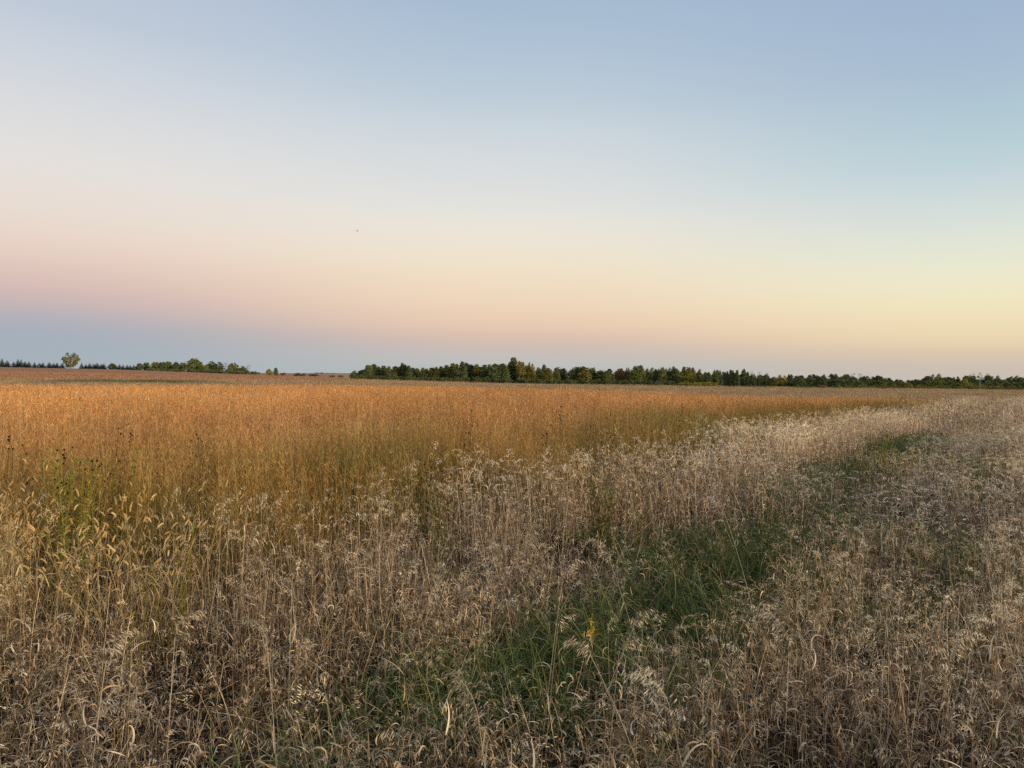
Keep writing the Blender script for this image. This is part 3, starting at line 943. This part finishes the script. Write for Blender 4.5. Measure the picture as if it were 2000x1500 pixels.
# undergrowth skirting the wood
for i, px in enumerate(range(700, 1330, 21)):
    tree('bush', px + U(-4, 4), float(np.interp(px, [690, 1000, 1330], [729, 736, 740])) + U(-2, 2), U(22, 30), 312 + U(-3, 3), '%s low bush from the left at the foot of the poplar wood' % ORD[i],
         'bushes at the foot of the wood', (.85, .9, .85))
for i, px in enumerate(range(1335, 1405, 14)):
    tree('bush', px, 744 + U(-1, 1), 22, 296, '%s low yellowish bush on the bank under the wood' % ORD[i], 'yellowish bushes on the bank', (1.9, 1.6, .7))

# the wood at the right: a dark back row, a middle row and round bushes in front
back = [(1480, 733), (1497, 732), (1513, 733), (1545, 730), (1562, 730), (1580, 731), (1597, 732), (1612, 731), (1625, 727), (1640, 732), (1655, 731), (1668, 733), (1690, 734), (1703, 734), (1716, 732),
        (1730, 735), (1745, 741), (1760, 742), (1778, 740), (1795, 738), (1812, 735), (1845, 733), (1858, 735), (1870, 733), (1882, 734), (1895, 733), (1912, 731), (1928, 732), (1944, 734),
        (1958, 739), (1970, 736), (1984, 732), (1998, 735), (2014, 733), (2032, 734)]
for i, (px, yt) in enumerate(back):
    tree('leafy', px + U(-5, 5), yt + U(-2, 3), U(17, 34), 345 + U(-8, 8), '%s dark tree from the left in the back row of the right wood' % ORD[i], 'back row of the right wood',
         (DRK, (.8, .85, .8), (.95, .95, .85))[rng.integers(3)])
tree('leafy', 1527, 731, 22, 316, 'yellow-green tree near the left end of the right wood', tint=(2.0, 1.6, .7))
tree('leafy', 1828, 729, 26, 330, 'light green tree rising above the right wood', tint=(1.35, 1.25, .8))
tree('leafy', 1884, 738, 16, 300, 'bright yellow-green tree left of the street sign', tint=YEL)
for i, (px, yt) in enumerate(((1665, 729), (1681, 729), (1898, 729), (1915, 727), (1931, 728))):
    tree('bare', px, yt, 11, 352, '%s wispy treetop from the left poking above the right wood' % ORD[i], 'wispy treetops over the right wood', (1.2, 1, .9))
for i, px in enumerate(range(1490, 2030, 19)):
    yt = float(np.interp(px, [1490, 1620, 1750, 1830, 1900, 2000], [736, 738, 745, 742, 745, 744])) + U(-2, 2)
    tree('leafy', px + U(-4, 4), yt, U(22, 30), 318 + U(-6, 8), '%s tree from the left in the middle row of the right wood' % ORD[i], 'middle row of the right wood',
         (OLV, (1, 1, .9), DRK, BLU, (1.2, 1.1, .8))[rng.integers(5)])
for i, px in enumerate((1500, 1560, 1583, 1605, 1633, 1661, 1684, 1708, 1731, 1751, 1773, 1795, 1821, 1846, 1872, 1897, 1926, 1950, 1975, 2000)):
    tree('bush', px, 750 + U(-2, 2), U(19, 27), 288 + U(-4, 4), '%s rounded bush from the left along the foot of the right wood' % ORD[i], 'rounded bushes fronting the right wood',
         ((1.5, 1.35, 1.0), (1.1, 1.1, .9), (1.3, 1.25, .8), (1.6, 1.2, .9))[rng.integers(4)])


# ------------------------------------------------------------------ the street sign
def plain(name, rgb, rough=.5, metal=0.0, noise=.12):
    m = bpy.data.materials.new(name); m.use_nodes = True
    t = m.node_tree; p = t.nodes['Principled BSDF']
    no = t.nodes.new('ShaderNodeTexNoise'); no.inputs['Scale'].default_value = 14
    mr = t.nodes.new('ShaderNodeMapRange'); mr.inputs[3].default_value = 1 - noise; mr.inputs[4].default_value = 1 + noise
    t.links.new(no.outputs[0], mr.inputs[0])
    mx = t.nodes.new('ShaderNodeMix'); mx.data_type = 'RGBA'; mx.blend_type = 'MULTIPLY'; mx.inputs['Factor'].default_value = 1
    mx.inputs['A'].default_value = (*rgb, 1); t.links.new(mr.outputs[0], mx.inputs['B'])
    t.links.new(mx.outputs['Result'], p.inputs['Base Color'])
    p.inputs['Roughness'].default_value = rough; p.inputs['Metallic'].default_value = metal
    return m


def box(name, lo, hi, mat, parent, rz=0.0, bev=.003):
    import bmesh
    bm = bmesh.new(); bmesh.ops.create_cube(bm, size=1)
    for v in bm.verts:
        v.co = Vector([lo[i] + (v.co[i] + .5) * (hi[i] - lo[i]) for i in range(3)])
    bmesh.ops.bevel(bm, geom=list(bm.edges), offset=bev, segments=1, affect='EDGES')
    m = bpy.data.meshes.new(name); bm.to_mesh(m); bm.free(); m.materials.append(mat)
    o = bpy.data.objects.new(name, m); sc.collection.objects.link(o); o.parent = parent; o.rotation_euler = (0, 0, rz)
    return o


sg, sw, ss = plain('sign_green', (.20, .34, .27), .35), plain('sign_white', (.62, .68, .63), .4), plain('galvanised_steel', (.42, .42, .41), .5, .3)
x, y, z = pos(1914, 86)
z_top = pos(1914, 86, 737)[2]
s = empty('street_sign', (x, y, z), R(-31))
tag(s, 'pale green street name sign on a thin steel post before the right wood', 'sign')
ht = z_top - z
mbp = MB(); mbp.tube([(0, 0, -.3), (0, 0, ht * .5), (0, 0, ht - .26)], .026, C(.36, .36, .35), 8); mbp.obj('post', M_plant, s)
box('bracket', (-.035, -.035, ht - .26), (.035, .035, ht - .23), ss, s)
b = box('name_plate', (-.45, -.006, ht - .23), (.45, .006, ht), sg, s, R(20))
for zz in (ht - .228, ht - .014):
    box('border', (-.44, -.0085, zz), (.44, -.0062, zz + .012), sw, b, 0, .0005)
box('white_band', (-.42, -.009, ht - .20), (-.08, -.0065, ht - .09), sw, b, 0, .0005)
b2 = box('name_plate', (-.40, -.006, ht + .01), (.40, .006, ht + .03), sg, s, R(110))

# ------------------------------------------------------------------ the bird
x, y, z = pos(699, 60, 452)
mb = MB(); bc = C(.62, .56, .48)
mb.tube([(-.15, 0, .0), (-.11, 0, .0), (-.04, 0, .0), (.04, 0, .01), (.10, 0, .025), (.13, 0, .03), (.155, 0, .025)], np.array([.012, .02, .034, .036, .024, .022, .004]), bc, 8)
for s_ in (-1, 1):
    a = [np.array(v) for v in ((.05, .02 * s_, .02), (.06, .10 * s_, .09), (.01, .22 * s_, .13), (-.05, .20 * s_, .11), (-.04, .10 * s_, .07), (-.05, .02 * s_, .015))]
    top = np.array(a); bot = top - np.array([0, 0, .008])
    f = [(0, 1, 4, 5), (1, 2, 3, 4), (11, 10, 7, 6), (10, 9, 8, 7), (0, 5, 11, 6)] + [(i, i + 1, i + 7, i + 6)[::-1] for i in range(5)]
    mb.add(np.vstack([top, bot]), f, np.tile(bc, (12, 1)))
bd = mb.obj('bird', M_plant); bd.location = (x, y, z); bd.scale = (.7,) * 3; bd.rotation_euler = (0, R(-25), R(15))
tag(bd, 'small grey bird flying alone high over the field', 'bird')


# ------------------------------------------------------------------ single plants one can pick out
def herb(name, label, cat, px, depth, h, spread, leaf, n_stem, n_leaf, leaf_l, group=None, droop=.3, heads=0, head_col=None, bare=.15):
    x, y, z = pos(px, depth)
    o = empty(name, (x, y, z - .01), U(0, 6.283))
    tips = []
    lf = MB()
    for i in range(n_stem):
        sm = MB()
        a = U(0, 6.283)
        x0, y0 = rng.normal() * spread * .25, rng.normal() * spread * .25
        hh = h * U(.75, 1.0); sp_ = spread * U(.1, .5)
        t = np.linspace(0, 1, 6)
        pts = np.stack([x0 + math.cos(a) * sp_ * t ** 1.5, y0 + math.sin(a) * sp_ * t ** 1.5, hh * t], 1)
        sm.tube(pts, np.linspace(.004, .0018, 6), leaf * .6 + C(.08, .05, .02), 5)
        sm.obj('stem', M_plant, o)
        tips.append(pts)
        for k in range(n_leaf):
            u = U(bare, 1); j = min(int(u * 5), 4); q = pts[j] + (pts[j + 1] - pts[j]) * (u * 5 - j)
            aa = k * 2.4 + U(-.4, .4); l = leaf_l * U(.6, 1.1) * (1.15 - .5 * u); c = leaf * U(.65, 1.35) * np.array([U(.85, 1.3), 1, U(.7, 1.1)])
            lf.blade(q, aa, U(.5, 1.1), U(.2, 1.2) + droop, l, l * U(.14, .24), 4, c, c * 1.15, roll=U(-.5, .5), twist=rng.normal() * .5, taper=1.0)
    if n_leaf:
        lf.obj('leaves', M_plant, o)
    for pts in tips[:max(0, heads)]:
        for k in range(5):
            hd = MB()
            u = U(.55, 1); j = min(int(u * 5), 4); q = pts[j] + (pts[j + 1] - pts[j]) * (u * 5 - j)
            e = q + np.array([rng.normal() * .05, rng.normal() * .05, U(.03, .12)]) if k else pts[-1]
            if k:
                hd.tube([q, (q + e) * .5 + [0, 0, .01], e], .0016, head_col * 2.5, 4)
            r_ = U(.006, .010)
            hd.tube([e - [0, 0, r_], e - [0, 0, r_ * .4], e + [0, 0, r_ * .5], e + [0, 0, r_]], np.array([.5, 1, .85, .25]) * r_, head_col, 7)
            hd.obj('seed_head', M_plant, o)
    return tag(o, label, cat, group)


GRN, YG, GOLD, OLB = C(.11, .15, .03), C(.22, .22, .04), C(.55, .36, .05), C(.13, .13, .05)
herb('goldenrod', 'leafy yellow-green goldenrod clump at the left behind the foxtails', 'plant', 140, 5.9, 1.2, .40, C(.27, .30, .06), 18, 40, .10)
herb('goldenrod', 'yellowing goldenrod stem just above the leafy green clump', 'plant', 168, 6.0, 1.2, .14, GOLD * .8, 3, 30, .09)
herb('goldenrod', 'upright green goldenrod right of the yellowing stem', 'plant', 236, 6.3, 1.22, .22, YG, 7, 30, .10)
herb('goldenrod', 'pale yellow-green plant farther back at the left', 'plant', 120, 6.8, 1.2, .12, YG * 1.2, 3, 22, .08)
herb('milkweed', 'young green plant with paired leaves above the seed heads', 'plant', 366, 4.7, .98, .10, YG * .95, 1, 12, .13, droop=0)
herb('broadleaf_weed', 'bright green leafy weed under pale seed heads at the left', 'plant', 345, 4.6, .66, .30, YG * 1.1, 10, 34, .06)
herb('broadleaf_weed', 'small bright green weed low among the pale seed heads', 'plant', 262, 4.3, .60, .14, YG, 4, 20, .07)
herb('broadleaf_weed', 'olive green leafy weed rising from the pale grass edge', 'plant', 1190, 7.4, .92, .42, OLB * 1.2, 14, 26, .14)
herb('broadleaf_weed', 'yellow-green weed standing in the pale strip near the track', 'plant', 1727, 15.0, .75, .30, C(.24, .22, .05), 8, 22, .13)
herb('broadleaf_weed', 'tiny yellow-leaved weed on the track far ahead', 'plant', 1860, 13.0, .9, .05, C(.6, .42, .1), 1, 8, .08)
herb('broadleaf_weed', 'tall olive weed at the prairie edge, centre', 'plant', 862, 6.8, 1.0, .3, OLB * 1.35, 9, 22, .12)
herb('yellow_weed', 'low plant with a few bright yellow leaves in the green track', 'plant', 1165, 4.6, .38, .07, C(.72, .46, .04), 3, 6, .075, bare=.6, droop=.1)
DK = C(.028, .020, .015)
cone = [(115, 5.9, 1.12, 'dark seed heads on the left of the green goldenrod clump'), (150, 5.8, 1.15, 'dark seed heads topping the green goldenrod clump'), (35, 6.4, 1.22, 'dark seed heads near the left edge of the picture'),
        (190, 6.1, 1.12, 'dark seed heads between the two goldenrods'), (222, 8.0, 1.25, 'dark seed heads farther back, above the upright goldenrod'), (246, 8.4, 1.25, 'dark seed heads just right of the farther group'),
        (390, 8.0, 1.2, 'small dark seed heads in the orange grass, left of centre'), (912, 10.0, 1.32, 'dark seed heads standing in the orange grass at centre'), (1078, 12.0, 1.38, 'group of dark seed heads above the olive band'),
        (1092, 12.3, 1.36, 'second group of dark seed heads above the olive band'), (1164, 20.0, 1.5, 'single dark seed head plant far out in the orange grass'), (822, 7.4, .95, 'dark seed heads low in the olive grass at centre'),
        (1147, 9.6, 1.18, 'dark blunt seed head in the olive band'), (1067, 9.2, 1.16, 'dark drooping seed head in the olive band, further left'), (1330, 13, 1.35, 'dark seed heads above the olive band, right of centre'),
        (1204, 10.5, 1.25, 'brownish seed heads in the olive band near the olive weed')]
for px, d, h, lb in cone:
    herb('coneflower', lb, 'plant', px, d, h, .16, C(.10, .08, .04), 3, 6, .06, 'dried coneflowers in the prairie', heads=3, head_col=DK)


# single pale seed stalks that stand out of the foreground
def stalk(px, ytip, depth, lean_az, lean, nod, label, big=1.0, leaf=2):
    xt, _, tipz = pos(px, depth, ytip)
    Ls = max(.3, tipz - float(ground(xt, depth))) / math.cos(lean) * .98
    x0 = xt - math.cos(lean_az) * math.sin(lean) * Ls; y0 = depth - math.sin(lean_az) * math.sin(lean) * Ls
    o = empty('grass_stalk', (x0, y0, float(ground(x0, y0))))
    c = pick(PALE) * .85
    t = np.linspace(0, 1, 9)
    a = lean * (.75 + .5 * t)
    d = np.stack([np.sin(a) * math.cos(lean_az), np.sin(a) * math.sin(lean_az), np.cos(a)], 1)
    p = np.vstack([[0, 0, 0], np.cumsum(d[:-1] * Ls / 8, 0)])
    mb = MB(); mb.tube(p, np.linspace(.0015, .0011, 9), c * .72, 5); mb.obj('stem', M_plant, o)
    mb = MB(); panicle(mb, p[-1], lean_az, .15 * big, int(58 * big), 0, nod, 1.5 * big, 1.15); mb.obj('seed_head', M_plant, o)
    for k in range(leaf):
        mb = MB(); curl_leaf(mb, p[rng.integers(3, 7)], pick(PALE) * .8, 0, (.12, .24)); mb.obj('leaf', M_plant, o)
    tag(o, label, 'grass stalk', 'single pale seed stalks in the foreground')


for a in (
    (1240, 1225, 3.3, 0.2, .35, 1.3, 'broad drooping pale seed head right of the yellow-leaved plant', 1.1),
    (1100, 1130, 3.6, .4, .12, 1.2, 'nodding seed head above and left of the yellow-leaved plant', .9),
    (1090, 1225, 3.2, .2, .08, 1.4, 'small bunched seed head below left of the yellow-leaved plant', .6),
    (1150, 1275, 2.9, 3.3, .4, 1.3, 'long bent stalk whose head droops left under the yellow-leaved plant', .9),
    (1210, 1275, 2.9, .6, .1, 1.6, 'hanging seed head below the yellow-leaved plant', .8),
    (1735, 1180, 3.3, .5, .05, .5, 'tall upright cream seed plume at the right', 1.4),
    (1540, 1250, 3.1, 2.9, .1, 1.2, 'nodding cream plume left of the tall upright one', 1.1),
    (935, 1415, 2.5, 2.6, .15, 1.0, 'big pale plume at the bottom edge, centre', 1.4),
    (1310, 1390, 2.5, 2.8, .2, 1.0, 'feathery pale plume at the bottom, right of centre', 1.3),
    (570, 1130, 3.6, 1.2, .03, .3, 'slim upright plume left of centre', .8),
    (520, 1260, 3.0, 2.8, .1, 1.2, 'nodding plume in the brown mat, left of centre', 1.0),
    (205, 1290, 2.9, .5, .1, 1.0, 'pale hanging seed head low at the left', 1.0),
    (340, 1240, 3.0, .8, .05, 1.0, 'pale seed head with a bent leaf at the left', 1.0),
    (430, 1020, 4.3, 1.4, .04, .6, 'tall seed plume standing against the olive grass at the left', 1.1),
    (510, 1000, 4.5, 1.8, .04, .7, 'tall seed plume beside a leafy stem against the olive grass', 1.1),
    (800, 935, 5.6, 1.2, .05, .6, 'single tall plume at the prairie edge left of centre', 1.2),
    (745, 985, 5.2, 1.6, .05, .8, 'plume at the prairie edge, a little lower than its taller neighbour', 1.1),
    (1190, 1095, 3.9, 2.9, .3, 1.0, 'tangled brown seed head leaning over the green track', 1.1),
    (1410, 990, 5.0, 2.6, .3, 1.2, 'plume leaning over the far green patch of the track', 1.0),
    (1620, 1110, 3.9, .3, .2, 1.3, 'cream nodding head between the two wheel tracks', 1.1),
    (1860, 1290, 2.9, .3, .2, 1.1, 'loose seed head at the right edge of the near grass', 1.1),
):
    stalk(*a[:6], a[6], a[7])
